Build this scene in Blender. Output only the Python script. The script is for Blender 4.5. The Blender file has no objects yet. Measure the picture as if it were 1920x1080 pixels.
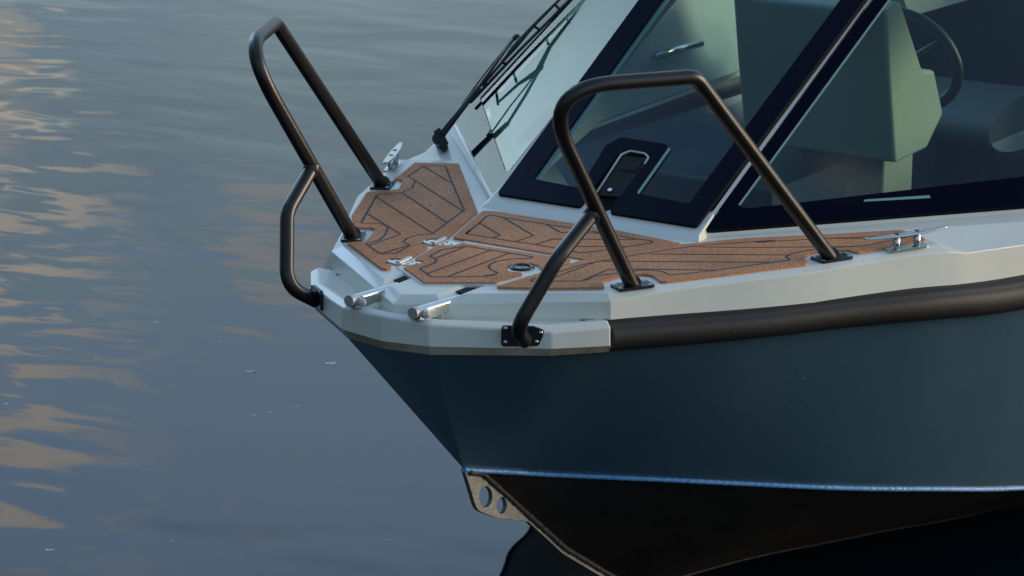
import bpy, bmesh, math, random
import numpy as np
from mathutils import Vector, Matrix, geometry
random.seed(7)
R = math.radians
S = bpy.context.scene

# ---------------------------------------------------------------- camera
ELEV, AZ, DIST, FPX = R(15.5), R(34.0), 7.0, 5600.0
_s, _c = math.sin(AZ), math.cos(AZ)
rt = np.array([_s, -_c, 0.0]); fw = np.array([_c, _s, 0.0]); up0 = np.array([0, 0, 1.0])
vw = math.cos(ELEV)*fw - math.sin(ELEV)*up0
upv = math.sin(ELEV)*fw + math.cos(ELEV)*up0
def ray(p): return vw + rt*(p[0]-960)/FPX - upv*(p[1]-540)/FPX
CAM = -DIST*ray((870, 880))
cd = bpy.data.cameras.new('camera'); cam = bpy.data.objects.new('camera', cd); S.collection.objects.link(cam)
cam.matrix_world = Matrix(((rt[0], upv[0], -vw[0], CAM[0]), (rt[1], upv[1], -vw[1], CAM[1]), (rt[2], upv[2], -vw[2], CAM[2]), (0, 0, 0, 1)))
cd.sensor_width = 36.0; cd.lens = FPX/1920*36.0; cd.clip_start = 0.1; cd.clip_end = 6000
cd.dof.use_dof = True; cd.dof.focus_distance = 6.75; cd.dof.aperture_fstop = 11
S.camera = cam

# ---------------------------------------------------------------- world, sun, exposure
S.view_settings.view_transform = 'Standard'; S.view_settings.look = 'None'
S.view_settings.exposure = 0.18; S.view_settings.gamma = 1.0
SUN_DIR = Vector((0.66, -0.71, 0.16)).normalized()
w = bpy.data.worlds.new('World'); S.world = w; w.use_nodes = True
nt = w.node_tree; N = nt.nodes; L = nt.links; N.clear()
def nd(t, **k):
    n = N.new(t)
    for a, v in k.items(): setattr(n, a, v)
    return n
out = nd('ShaderNodeOutputWorld'); bg = nd('ShaderNodeBackground'); L.new(bg.outputs[0], out.inputs[0])
sky = nd('ShaderNodeTexSky', sky_type='NISHITA', sun_disc=False)
sky.sun_elevation = math.asin(SUN_DIR.z); sky.sun_rotation = math.atan2(SUN_DIR.x, SUN_DIR.y)
sky.air_density = 1.0; sky.dust_density = 1.2; sky.ozone_density = 1.6
SKY_STRENGTH = 0.12
bg.inputs['Strength'].default_value = SKY_STRENGTH
tc = nd('ShaderNodeTexCoord'); sep = nd('ShaderNodeSeparateXYZ'); L.new(tc.outputs['Generated'], sep.inputs[0])
def mth(op, a, b=None, clamp=False):
    n = nd('ShaderNodeMath', operation=op, use_clamp=clamp)
    for i, v in enumerate((a, b)):
        if v is None: continue
        if isinstance(v, (int, float)): n.inputs[i].default_value = v
        else: L.new(v, n.inputs[i])
    return n.outputs[0]
def ramp(fac, a, b, va=0.0, vb=1.0):
    n = nd('ShaderNodeMapRange', interpolation_type='SMOOTHSTEP')
    L.new(fac, n.inputs[0]); n.inputs[1].default_value = a; n.inputs[2].default_value = b
    n.inputs[3].default_value = va; n.inputs[4].default_value = vb
    return n.outputs[0]
def mixc(f, a, b):
    n = nd('ShaderNodeMix', data_type='RGBA')
    if isinstance(f, (int, float)): n.inputs[0].default_value = f
    else: L.new(f, n.inputs[0])
    for i, v in ((6, a), (7, b)):
        if isinstance(v, tuple): n.inputs[i].default_value = (*v, 1)
        else: L.new(v, n.inputs[i])
    return n.outputs[2]
# high veil of thin grey cloud: brighter low down, thin overhead
veil = mixc(ramp(sep.outputs[2], 0.02, 0.75), (5.9, 7.9, 8.5), (1.6, 2.9, 4.9))
base = mixc(0.72, sky.outputs[0], veil)
# soft blue grey cloud banks
mp = nd('ShaderNodeMapping'); mp.inputs['Scale'].default_value = (1, 1, 3.2); L.new(tc.outputs['Generated'], mp.inputs[0])
n1 = nd('ShaderNodeTexNoise'); n1.inputs['Scale'].default_value = 3.4; n1.inputs['Detail'].default_value = 5; L.new(mp.outputs[0], n1.inputs['Vector'])
base = mixc(mth('MULTIPLY', ramp(n1.outputs[0], 0.46, 0.62), 0.55), base, (2.3, 3.4, 5.0))
base = mixc(mth('MULTIPLY', mth('MULTIPLY', ramp(sep.outputs[2], 0.20, 0.36), ramp(sep.outputs[2], 0.66, 0.46)), 0.75), base, (5.6, 8.4, 12.2))
# warm evening cloud low over the water, off the bow
vm = nd('ShaderNodeVectorMath', operation='DOT_PRODUCT'); L.new(tc.outputs['Generated'], vm.inputs[0])
vm.inputs[1].default_value = (0.86*0.682, 0.86*0.731, 0.0)
vl = nd('ShaderNodeVectorMath', operation='DOT_PRODUCT'); L.new(tc.outputs['Generated'], vl.inputs[0])
vl.inputs[1].default_value = (-0.559, 0.829, 0.0)          # how far round towards the bow side
n2 = nd('ShaderNodeTexNoise'); n2.inputs['Scale'].default_value = 15.0; n2.inputs['Detail'].default_value = 4; L.new(mp.outputs[0], n2.inputs['Vector'])
mask = mth('MULTIPLY', ramp(vl.outputs['Value'], 0.11, 0.165), mth('MULTIPLY', ramp(sep.outputs[2], 0.12, 0.2), ramp(sep.outputs[2], 0.42, 0.30)))
mask = mth('MULTIPLY', mask, mth('MULTIPLY', ramp(n2.outputs[0], 0.535, 0.60), ramp(vl.outputs['Value'], 0.30, 0.22)))
base = mixc(mth('MULTIPLY', mask, 0.95, True), base, (10.4, 9.4, 8.0))
n3 = nd('ShaderNodeTexNoise'); n3.inputs['Scale'].default_value = 11.0; n3.inputs['Detail'].default_value = 3
mp3 = nd('ShaderNodeMapping'); mp3.inputs['Location'].default_value = (3.1, 1.7, 0.4); L.new(tc.outputs['Generated'], mp3.inputs[0]); L.new(mp3.outputs[0], n3.inputs['Vector'])
base = mixc(mth('MULTIPLY', mth('MULTIPLY', ramp(n3.outputs[0], 0.60, 0.68), ramp(vl.outputs['Value'], 0.28, 0.2)), 0.36), base, (9.5, 7.9, 6.0))
vg = nd('ShaderNodeVectorMath', operation='DOT_PRODUCT'); L.new(tc.outputs['Generated'], vg.inputs[0]); vg.inputs[1].default_value = (0.90, -0.44, 0.0)
gain = ramp(vg.outputs['Value'], -0.95, 0.25, 0.14, 0.95)
gain = mth('MULTIPLY', gain, mth('ADD', mth('MULTIPLY', mth('MULTIPLY', ramp(vl.outputs['Value'], 0.22, 0.40), ramp(vl.outputs['Value'], 0.58, 0.44)), 3.1), 0.92))
sc_ = nd('ShaderNodeVectorMath', operation='SCALE'); L.new(base, sc_.inputs[0]); L.new(gain, sc_.inputs['Scale'])
L.new(sc_.outputs[0], bg.inputs['Color'])

sl = bpy.data.lights.new('sun', 'SUN'); sl.energy = 1.75; sl.angle = R(20); sl.color = (1.0, 0.80, 0.55)
so = bpy.data.objects.new('sun', sl); S.collection.objects.link(so)
so.rotation_euler = (-SUN_DIR).to_track_quat('-Z', 'Y').to_euler()

# ---------------------------------------------------------------- helpers
D = 0.481                     # height of the white foredeck above the bow knuckle
WATER = -0.536
def on_plane(p, q, n):
    d = ray(p); q = np.array(q, float); n = np.array(n, float)
    return Vector(CAM + d*(((q-CAM)@n)/(d@n)))
def at_z(p, z): return on_plane(p, (0, 0, z), (0, 0, 1))
def at_y(p, y): return on_plane(p, (0, y, 0), (0, 1, 0))
def z1(x, y): return (560+x/4.8, 240+y/4.8)
def z2(x, y): return (560+x/4.8, 420+y/4.8)
def z3(x, y): return (840+x/4.8, 360+y/4.8)
def z4(x, y): return (1100+x/4.0, 400+y/4.0)
def z5(x, y): return (1400+x/3.692, 340+y/3.692)

class MB:
    """collects vertices and faces for ONE mesh object"""
    def __init__(s): s.v = []; s.f = []; s.m = []; s.sm = []
    def add(s, vs, fs, mat=0, smooth=False):
        o = len(s.v); s.v += [tuple(v) for v in vs]
        for f in fs: s.f.append([o+i for i in f]); s.m.append(mat); s.sm.append(smooth)
    def quad_strip(s, A, B, mat=0, closed=False, smooth=False):
        n = len(A); k = n if closed else n-1
        s.add(list(A)+list(B), [(i, (i+1) % n, n+(i+1) % n, n+i) for i in range(k)], mat, smooth)
    def prism(s, loops, off, mat=0, side=None, cap_bottom=True):
        """loops: outer loop then holes (3D, planar); off: extrusion vector away from the visible face"""
        off = Vector(off); loops = [[Vector(p) for p in l] for l in loops]
        flat = [p for l in loops for p in l]
        tris = geometry.tessellate_polygon(loops)
        s.add(flat, tris, mat)
        if cap_bottom: s.add([p+off for p in flat], [tuple(reversed(t)) for t in tris], mat)
        for l in loops: s.quad_strip(l, [p+off for p in l], mat if side is None else side, True)
    def tube(s, pts, r, n=16, mat=0, caps=True, smooth=True):
        pts = [Vector(p) for p in pts]; rr = r if isinstance(r, (list, tuple)) else [r]*len(pts)
        T = [(pts[min(i+1, len(pts)-1)]-pts[max(i-1, 0)]).normalized() for i in range(len(pts))]
        a = T[0].orthogonal().normalized(); rings = []
        for p, t, q in zip(pts, T, rr):
            a = (a - t*a.dot(t)).normalized(); b = t.cross(a)
            rings.append([p+(a*math.cos(2*math.pi*k/n)+b*math.sin(2*math.pi*k/n))*q for k in range(n)])
        vs = [v for g in rings for v in g]; fs = []
        for i in range(len(rings)-1):
            for k in range(n): fs.append((i*n+k, i*n+(k+1) % n, (i+1)*n+(k+1) % n, (i+1)*n+k))
        s.add(vs, fs, mat, smooth)
        if caps: s.add(rings[0], [tuple(reversed(range(n)))], mat); s.add(rings[-1], [tuple(range(n))], mat)
    def dome(s, c, ax, r, h, mat=0, n=14, k=5):
        c = Vector(c); ax = Vector(ax).normalized(); a = ax.orthogonal().normalized(); b = ax.cross(a); rings = []
        for i in range(k):
            t = i/k*math.pi/2
            rings.append([c+ax*h*math.sin(t)+(a*math.cos(2*math.pi*j/n)+b*math.sin(2*math.pi*j/n))*r*math.cos(t) for j in range(n)])
        vs = [v for g in rings for v in g]+[c+ax*h]
        fs = [(i*n+j, i*n+(j+1) % n, (i+1)*n+(j+1) % n, (i+1)*n+j) for i in range(k-1) for j in range(n)]
        fs += [((k-1)*n+j, (k-1)*n+(j+1) % n, k*n) for j in range(n)]
        s.add(vs, fs, mat, True)
    def box(s, c, ax, hx, hy, hz, mat=0):
        """oriented box: ax = (x, y, z) unit axes"""
        c = Vector(c); X, Y, Z = [Vector(a) for a in ax]
        v = [c+X*hx*i+Y*hy*j+Z*hz*k for i in (-1, 1) for j in (-1, 1) for k in (-1, 1)]
        s.add(v, [(0, 1, 3, 2), (4, 6, 7, 5), (0, 4, 5, 1), (2, 3, 7, 6), (0, 2, 6, 4), (1, 5, 7, 3)], mat)
    def mirror(s):
        m = MB(); m.v = [(x, -y, z) for x, y, z in s.v]; m.f = [list(reversed(f)) for f in s.f]; m.m = list(s.m); m.sm = list(s.sm); return m
    def build(s, name, mats, parent=None, bevel=0.0, seg=2, merge=True, label=None, angle=30, smooth_all=False):
        me = bpy.data.meshes.new(name); me.from_pydata(s.v, [], s.f)
        for m in (mats if isinstance(mats, (list, tuple)) else [mats]): me.materials.append(m)
        for p, mi, sm in zip(me.polygons, s.m, s.sm): p.material_index = mi; p.use_smooth = sm or bevel > 0 or smooth_all
        b = bmesh.new(); b.from_mesh(me)
        if merge: bmesh.ops.remove_doubles(b, verts=b.verts, dist=0.00005)
        bmesh.ops.recalc_face_normals(b, faces=b.faces)
        b.to_mesh(me); b.free()
        o = bpy.data.objects.new(name, me); S.collection.objects.link(o)
        if parent: o.parent = parent
        if label: o['label'] = label
        if bevel:
            md = o.modifiers.new('bevel', 'BEVEL'); md.width = bevel; md.segments = seg; md.limit_method = 'ANGLE'; md.angle_limit = R(angle); md.harden_normals = True
        return o

def fillet(pts, r, seg=5, closed=False):
    pts = [Vector(p) for p in pts]; n = len(pts); o = []
    for i, p in enumerate(pts):
        if not closed and i in (0, n-1): o.append(p); continue
        a = pts[i-1]-p; b = pts[(i+1) % n]-p
        rr = r[i] if isinstance(r, (list, tuple)) else r
        la, lb = a.length, b.length
        ang = a.angle(b) if la > 1e-9 and lb > 1e-9 else math.pi
        if ang > R(172): o.append(p); continue
        d = min(rr/math.tan(max(ang/2, 0.05)), la*0.48, lb*0.48)
        A = p+a.normalized()*d; B = p+b.normalized()*d
        for k in range(seg+1):
            t = k/seg; o.append(A*(1-t)**2+p*2*t*(1-t)+B*t*t)
    return o
def densify(pts, step):
    pts = [Vector(p) for p in pts]; o = [pts[0]]
    for a, b in zip(pts, pts[1:]):
        n = max(1, int((b-a).length/step))
        o += [a.lerp(b, (k+1)/n) for k in range(n)]
    return o
def smooth_curve(pts, n=8):
    """Catmull-Rom through pts"""
    P = [Vector(p) for p in pts]; P = [P[0]*2-P[1]]+P+[P[-1]*2-P[-2]]; o = []
    for i in range(1, len(P)-2):
        for k in range(n):
            t = k/n; a, b, c, d = P[i-1:i+3]
            o.append(0.5*((2*b)+(c-a)*t+(2*a-5*b+4*c-d)*t*t+(3*b-a-3*c+d)*t**3))
    o.append(P[-2]); return o

# ---------------------------------------------------------------- materials
def mat(name, col, rough=0.5, metal=0.0, noise=0.0, nscale=20.0, bump=0.0, bscale=200.0, ior=1.5, coat=0.0, spec=0.5, col2=None, rnoise=0.0):
    m = bpy.data.materials.new(name); m.use_nodes = True; t = m.node_tree; p = t.nodes['Principled BSDF']
    p.inputs['Base Color'].default_value = (*col, 1); p.inputs['Roughness'].default_value = rough; p.inputs['Metallic'].default_value = metal
    p.inputs['IOR'].default_value = ior; p.inputs['Coat Weight'].default_value = coat; p.inputs['Coat Roughness'].default_value = 0.08
    p.inputs['Specular IOR Level'].default_value = spec
    co = t.nodes.new('ShaderNodeTexCoord')
    if noise or col2:
        n = t.nodes.new('ShaderNodeTexNoise'); n.inputs['Scale'].default_value = nscale; n.inputs['Detail'].default_value = 6; n.inputs['Roughness'].default_value = 0.65
        t.links.new(co.outputs['Object'], n.inputs['Vector'])
        r = t.nodes.new('ShaderNodeValToRGB'); r.color_ramp.elements[0].position = 0.32; r.color_ramp.elements[1].position = 0.68
        c2 = col2 or tuple(min(1, c*(1+noise)) for c in col); c1 = col if col2 else tuple(c*(1-noise) for c in col)
        r.color_ramp.elements[0].color = (*c1, 1); r.color_ramp.elements[1].color = (*c2, 1)
        t.links.new(n.outputs[0], r.inputs[0]); t.links.new(r.outputs[0], p.inputs['Base Color'])
        if rnoise:
            q = t.nodes.new('ShaderNodeMapRange'); q.inputs[3].default_value = rough-rnoise; q.inputs[4].default_value = rough+rnoise
            t.links.new(n.outputs[0], q.inputs[0]); t.links.new(q.outputs[0], p.inputs['Roughness'])
    if bump:
        n = t.nodes.new('ShaderNodeTexNoise'); n.inputs['Scale'].default_value = bscale; n.inputs['Detail'].default_value = 3
        t.links.new(co.outputs['Object'], n.inputs['Vector'])
        b = t.nodes.new('ShaderNodeBump'); b.inputs['Strength'].default_value = 1; b.inputs['Distance'].default_value = bump
        t.links.new(n.outputs[0], b.inputs['Height']); t.links.new(b.outputs[0], p.inputs['Normal'])
    return m
def glass(name, tint, rough=0.0, ior=1.6):
    m = bpy.data.materials.new(name); m.use_nodes = True; t = m.node_tree; t.nodes.clear()
    o = t.nodes.new('ShaderNodeOutputMaterial'); mx = t.nodes.new('ShaderNodeMixShader'); tr = t.nodes.new('ShaderNodeBsdfTransparent')
    gl = t.nodes.new('ShaderNodeBsdfGlossy'); fr = t.nodes.new('ShaderNodeFresnel')
    tr.inputs[0].default_value = (*tint, 1); gl.inputs['Roughness'].default_value = rough; fr.inputs['IOR'].default_value = ior
    t.links.new(fr.outputs[0], mx.inputs[0]); t.links.new(tr.outputs[0], mx.inputs[1]); t.links.new(gl.outputs[0], mx.inputs[2]); t.links.new(mx.outputs[0], o.inputs[0])
    return m
M = dict(
    white=mat('white_paint', (0.77, 0.765, 0.675), 0.36, noise=0.035, nscale=6, bump=0.0002, bscale=260, rnoise=0.08, coat=0.15),
    blue=mat('blue_hull_paint', (0.068, 0.130, 0.176), 0.36, coat=0.9, noise=0.06, nscale=3, bump=0.0002, bscale=180, rnoise=0.06),
    bottom=mat('dark_bottom_paint', (0.020, 0.015, 0.012), 0.55, noise=0.3, nscale=9, bump=0.0006, bscale=60),
    weld=mat('blue_weld', (0.15, 0.36, 0.66), 0.34, noise=0.18, nscale=90, bump=0.002, bscale=130),
    lip_tan=mat('mottled_tan', (0.34, 0.245, 0.135), 0.5, nscale=7, col2=(0.60, 0.53, 0.42)),
    rubber=mat('black_rubber', (0.0125, 0.0110, 0.0100), 0.60, noise=0.2, nscale=5, bump=0.0004, bscale=70),
    black=mat('black_powder_coat', (0.016, 0.0128, 0.0098), 0.36, noise=0.15, nscale=30, bump=0.0001, bscale=700),
    plate=mat('black_plate', (0.012, 0.013, 0.017), 0.32, noise=0.15, nscale=60),
    steel=mat('polished_steel', (0.60, 0.60, 0.58), 0.24, 1.0, noise=0.06, nscale=40, bump=0.0002, bscale=300),
    alu=mat('bare_aluminium', (0.25, 0.25, 0.24), 0.5, 0.6, noise=0.2, nscale=30, bump=0.0007, bscale=150),
    burr=mat('rough_dark_weld', (0.075, 0.065, 0.055), 0.6, 0.4, noise=0.4, nscale=120, bump=0.003, bscale=170),
    groove=mat('dark_groove', (0.030, 0.028, 0.030), 0.7),
    frit=mat('black_printed_glass', (0.0025, 0.0025, 0.009), 0.03, ior=1.38, spec=0.22),
    seal=mat('grey_seal', (0.55, 0.55, 0.56), 0.45),
    gasket=mat('black_gasket', (0.009, 0.009, 0.009), 0.85, spec=0.1),
    plastic=mat('black_plastic', (0.009, 0.009, 0.010), 0.45, noise=0.1),
    beige=mat('beige_moulding', (0.50, 0.50, 0.42), 0.42, noise=0.04, nscale=9),
    dark=mat('dark_upholstery', (0.016, 0.026, 0.042), 0.55, noise=0.15, nscale=12),
    liner=mat('cabin_liner', (0.42, 0.44, 0.42), 0.6, noise=0.05),
    dark2=mat('grey_liner', (0.10, 0.115, 0.12), 0.5),
    satin=mat('satin_steel', (0.50, 0.50, 0.48), 0.55, 0.5, noise=0.08, nscale=60),
    void=mat('hollow_shade', (0.01, 0.01, 0.01), 0.9),
    foam=mat('foam_bubble', (0.86, 0.86, 0.83), 0.6),
    glass_c=glass('tinted_glass', (0.60, 0.86, 0.90), ior=1.45),
    glass_s=glass('side_glass', (0.68, 0.88, 0.79), ior=1.62),
)
M['frit'].node_tree.nodes['Principled BSDF'].inputs['Specular IOR Level'].default_value = 0.12
M['frit'].node_tree.nodes['Principled BSDF'].inputs['Specular Tint'].default_value = (0.55, 0.68, 1.0, 1)
def cork():
    m = bpy.data.materials.new('cork_brown_foam'); m.use_nodes = True; t = m.node_tree; p = t.nodes['Principled BSDF']
    co = t.nodes.new('ShaderNodeTexCoord'); n = t.nodes.new('ShaderNodeTexNoise'); n.inputs['Scale'].default_value = 420; n.inputs['Detail'].default_value = 2
    n2 = t.nodes.new('ShaderNodeTexNoise'); n2.inputs['Scale'].default_value = 5; n2.inputs['Detail'].default_value = 4
    for q in (n, n2): t.links.new(co.outputs['Object'], q.inputs['Vector'])
    r = t.nodes.new('ShaderNodeValToRGB'); e = r.color_ramp.elements
    e[0].position = 0.30; e[0].color = (0.33, 0.106, 0.040, 1); e[1].position = 0.72; e[1].color = (0.84, 0.48, 0.255, 1)
    k = e.new(0.5); k.color = (0.57, 0.240, 0.112, 1)
    t.links.new(n.outputs[0], r.inputs[0])
    mx = t.nodes.new('ShaderNodeMix'); mx.data_type = 'RGBA'; mx.blend_type = 'MULTIPLY'; mx.inputs[0].default_value = 1
    r2 = t.nodes.new('ShaderNodeMapRange'); r2.inputs[1].default_value = 0.3; r2.inputs[2].default_value = 0.7; r2.inputs[3].default_value = 0.80; r2.inputs[4].default_value = 1.14
    t.links.new(n2.outputs[0], r2.inputs[0]); t.links.new(r.outputs[0], mx.inputs[6]); t.links.new(r2.outputs[0], mx.inputs[7]); t.links.new(mx.outputs[2], p.inputs['Base Color'])
    p.inputs['Roughness'].default_value = 0.8; p.inputs['Specular IOR Level'].default_value = 0.25
    b = t.nodes.new('ShaderNodeBump'); b.inputs['Distance'].default_value = 0.0012; t.links.new(n.outputs[0], b.inputs['Height']); t.links.new(b.outputs[0], p.inputs['Normal'])
    return m
def speckle(m, col, scale, thr, amt):
    t = m.node_tree; p = t.nodes['Principled BSDF']; src = p.inputs['Base Color'].links[0].from_socket
    co = t.nodes.new('ShaderNodeTexCoord'); v = t.nodes.new('ShaderNodeTexVoronoi'); v.inputs['Scale'].default_value = scale; v.inputs['Randomness'].default_value = 1
    n = t.nodes.new('ShaderNodeTexNoise'); n.inputs['Scale'].default_value = 2.2; n.inputs['Detail'].default_value = 5
    t.links.new(co.outputs['Object'], v.inputs['Vector']); t.links.new(co.outputs['Object'], n.inputs['Vector'])
    a = t.nodes.new('ShaderNodeMapRange'); a.inputs[1].default_value = thr; a.inputs[2].default_value = thr*0.5; t.links.new(v.outputs['Distance'], a.inputs[0])
    b = t.nodes.new('ShaderNodeMapRange'); b.inputs[1].default_value = 0.46; b.inputs[2].default_value = 0.66; b.inputs[4].default_value = amt; t.links.new(n.outputs[0], b.inputs[0])
    q = t.nodes.new('ShaderNodeMath'); q.operation = 'MULTIPLY'; t.links.new(a.outputs[0], q.inputs[0]); t.links.new(b.outputs[0], q.inputs[1])
    mx = t.nodes.new('ShaderNodeMix'); mx.data_type = 'RGBA'; mx.inputs[7].default_value = (*col, 1)
    t.links.new(q.outputs[0], mx.inputs[0]); t.links.new(src, mx.inputs[6]); t.links.new(mx.outputs[2], p.inputs['Base Color'])
speckle(M['blue'], (0.36, 0.42, 0.46), 46, 0.13, 0.55)
speckle(M['white'], (0.36, 0.33, 0.27), 34, 0.05, 0.7)
speckle(M['rubber'], (0.16, 0.15, 0.13), 34, 0.10, 0.6)
M['cork'] = cork(); M['teal'] = mat('teal_lit_edge', (0.22, 0.38, 0.34), 0.3)
def water_mat():
    m = bpy.data.materials.new('calm_harbour_water'); m.use_nodes = True; t = m.node_tree; p = t.nodes['Principled BSDF']
    p.inputs['Base Color'].default_value = (0.0022, 0.0075, 0.015, 1); p.inputs['Roughness'].default_value = 0.03; p.inputs['IOR'].default_value = 1.333
    co = t.nodes.new('ShaderNodeTexCoord'); acc = None
    for sc, amp, rot, st, det in ((0.75, 0.013, 0.55, 2.0, 1.0), (2.4, 0.0030, 0.75, 1.8, 0.6), (8.0, 0.00012, 0.4, 2.0, 1.0)):
        mp = t.nodes.new('ShaderNodeMapping'); mp.inputs['Rotation'].default_value = (0, 0, -AZ+rot-0.55); mp.inputs['Scale'].default_value = (st, 1, 1)
        n = t.nodes.new('ShaderNodeTexNoise'); n.inputs['Scale'].default_value = sc; n.inputs['Detail'].default_value = det; n.inputs['Distortion'].default_value = 0.5
        t.links.new(co.outputs['Object'], mp.inputs[0]); t.links.new(mp.outputs[0], n.inputs['Vector'])
        a = t.nodes.new('ShaderNodeMath'); a.operation = 'MULTIPLY_ADD'; a.inputs[1].default_value = amp
        t.links.new(n.outputs[0], a.inputs[0])
        if acc is None: a.inputs[2].default_value = 0
        else: t.links.new(acc, a.inputs[2])
        acc = a.outputs[0]
    b = t.nodes.new('ShaderNodeBump'); b.inputs['Strength'].default_value = 1.0; b.inputs['Distance'].default_value = 1.0
    t.links.new(acc, b.inputs['Height']); t.links.new(b.outputs[0], p.inputs['Normal'])
    return m
M['water'] = water_mat()

# ---------------------------------------------------------------- water
wb = MB(); q = 3000
wb.add([(-q, -q, WATER), (q, -q, WATER), (q, q, WATER), (-q, q, WATER)], [(0, 1, 2, 3)])
water = wb.build('water', M['water']); water['kind'] = 'structure'; water['label'] = 'calm grey blue harbour water with soft sky reflections'; water['category'] = 'water'

# ---------------------------------------------------------------- the boat
boat = bpy.data.objects.new('motor_boat', None); S.collection.objects.link(boat)
boat['label'] = 'blue hulled motor boat with white bow, cork brown deck and black bow rails'; boat['category'] = 'boat'
V = Vector
def my(p): return V((p[0], -p[1], p[2]))

# plan lines of the starboard half (y > 0); the port half mirrors them
TOP = [(-0.238, 0.0), (-0.194, 0.063), (-0.03, 0.066), (-0.03, 0.110), (-0.157, 0.109), (0.032, 0.372), (0.160, 0.443), (0.319, 0.539), (0.481, 0.636),
       (0.616, 0.691), (0.758, 0.752), (0.838, 0.797), (0.905, 0.665), (1.16, 0.875), (1.34, 0.935), (3.5, 1.02)]
def offset_line(P, d):
    o = []
    for i, p in enumerate(P):
        p = np.array(p, float); a = np.array(P[i-1], float) if i else None; b = np.array(P[i+1], float) if i+1 < len(P) else None
        if i == 0: a = np.array([P[1][0], -P[1][1]])
        ns = []
        for u, v in ((a, p), (p, b)):
            if u is None or v is None: continue
            t = (v-u)/np.linalg.norm(v-u); ns.append(np.array([-t[1], t[0]]))
        n = sum(ns); n = n/np.linalg.norm(n); k = max(0.45, float(n@ns[0]))
        o.append(p+n*d[i]/k)
    return o
cw = [0.026, 0.026, 0.004, 0.004, 0.026, 0.026, 0.024, 0.024, 0.024, 0.024, 0.024, 0.018, 0, 0, 0, 0]
LOW = [tuple(p) for p in offset_line(TOP, cw)]
LOW[12:] = [(0.90, 0.842), (1.10, 0.898), (1.32, 0.975), (3.5, 1.15)]
lowz = [0.464, 0.464, 0.478, 0.478, 0.464, 0.467, 0.472, 0.472, 0.472, 0.471, 0.469, 0.463, 0.452, 0.436, 0.432, 0.42]
BASE = list(offset_line(LOW, [0, 0, 0, 0, 0, 0.003]+[0.006]*6+[0.0]*4))
BASE = [tuple(b) for b in BASE]
basez = [0.415, 0.415, 0.40, 0.40, 0.412, 0.40, 0.38, 0.375, 0.370, 0.362, 0.350, 0.345, 0.340, 0.320, 0.300, 0.26]
def full(xy, z):
    a = [V((x, y, q)) for (x, y), q in zip(xy, z)]
    return [my(p) for p in reversed(a[1:])]+a
topL = full(TOP, [D]*len(TOP)); lowL = full(LOW, lowz); baseL = full(BASE, basez)
inner = [(3.5, 0.90), (1.30, 0.90), (1.18, 0.835), (0.60, 0.297)]
innerL = [V((x, y, D)) for x, y in inner]
dk = MB()
loop = topL+innerL+[my(p) for p in reversed(innerL)]
dk.add(loop, geometry.tessellate_polygon([loop]))
dk.quad_strip(topL, lowL); dk.quad_strip(lowL, baseL)
il = innerL+[my(p) for p in reversed(innerL)]
dk.quad_strip(il, [p-V((0, 0, 0.05)) for p in il])
deck = dk.build('deck', M['white'], boat, bevel=0.0022, seg=2, angle=12)

# bow fascia below the deck
FAS = [(-0.316, 0.0), (-0.301, 0.119), (-0.140, 0.335), (-0.030, 0.421)]
def ring(d, zs): return full(offset_line(FAS, [d]*4), zs)
fa = MB()
r0 = full([(-0.10, 0.0), (-0.12, 0.06), (0.05, 0.34), (0.06, 0.385)], [0.427, 0.427, 0.423, 0.424])
r1 = ring(-0.050, [0.436, 0.433, 0.426, 0.427]); r2 = ring(-0.020, [0.455, 0.453, 0.435, 0.434]); r3 = ring(0, [0.449, 0.445, 0.424, 0.424])
r4 = ring(0.002, [0.392, 0.395, 0.386, 0.380]); r5 = ring(-0.012, [0.370, 0.372, 0.366, 0.362]); r6 = ring(-0.06, [0.369, 0.371, 0.365, 0.361])
for a, b in ((r0, r1), (r1, r2), (r2, r3), (r3, r4)): fa.quad_strip(a, b)
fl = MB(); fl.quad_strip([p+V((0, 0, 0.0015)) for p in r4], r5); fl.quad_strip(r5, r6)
for i in (0, -1):
    fa.add([g[i] for g in (r0, r1, r2, r3, r4, r5, r6)], [tuple(range(7))])
fas = fa.build('bow_fascia', M['white'], boat, bevel=0.005, seg=3, angle=12)
fl.build('lower_lip', M['lip_tan'], fas, label='lower lip of the bow moulding in mottled tan')  # lip varies at random between tan and pale cream

# hull: blue topsides, dark bottom
chine = [at_y(p, -y) for p, y in (((870, 880), 0), ((955, 884), .035), ((1040, 889), .085), ((1240, 898), .27), ((1400, 906), .41), ((1580, 914), .56), ((1750, 916), .68), ((1920, 914), .78))]
chine = [my(p) for p in chine]+[V((2.0, 0.90, -0.415)), V((3.6, 0.95, -0.50))]
chine = smooth_curve(chine, 6)
sheer = [V((-0.303, 0, 0.370)), V((-0.288, 0.116, 0.372)), V((-0.130, 0.323, 0.367)), V((0.0, 0.395, 0.362)), V((0.307, 0.570, 0.340)), V((0.561, 0.695, 0.326)), V((0.797, 0.812, 0.311)), V((1.09, 0.905, 0.281)), V((1.8, 1.07, 0.25)), V((3.6, 1.14, 0.2))]
def resample(P, n):
    P = [V(p) for p in P]; d = [0]
    for a, b in zip(P, P[1:]): d.append(d[-1]+(b-a).length)
    o = []
    for i in range(n):
        t = d[-1]*i/(n-1); k = max(j for j in range(len(d)) if d[j] <= t+1e-9); k = min(k, len(P)-2)
        o.append(P[k].lerp(P[k+1], (t-d[k])/(d[k+1]-d[k])))
    return o
NS = 64
ch = resample(chine, NS)
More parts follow.
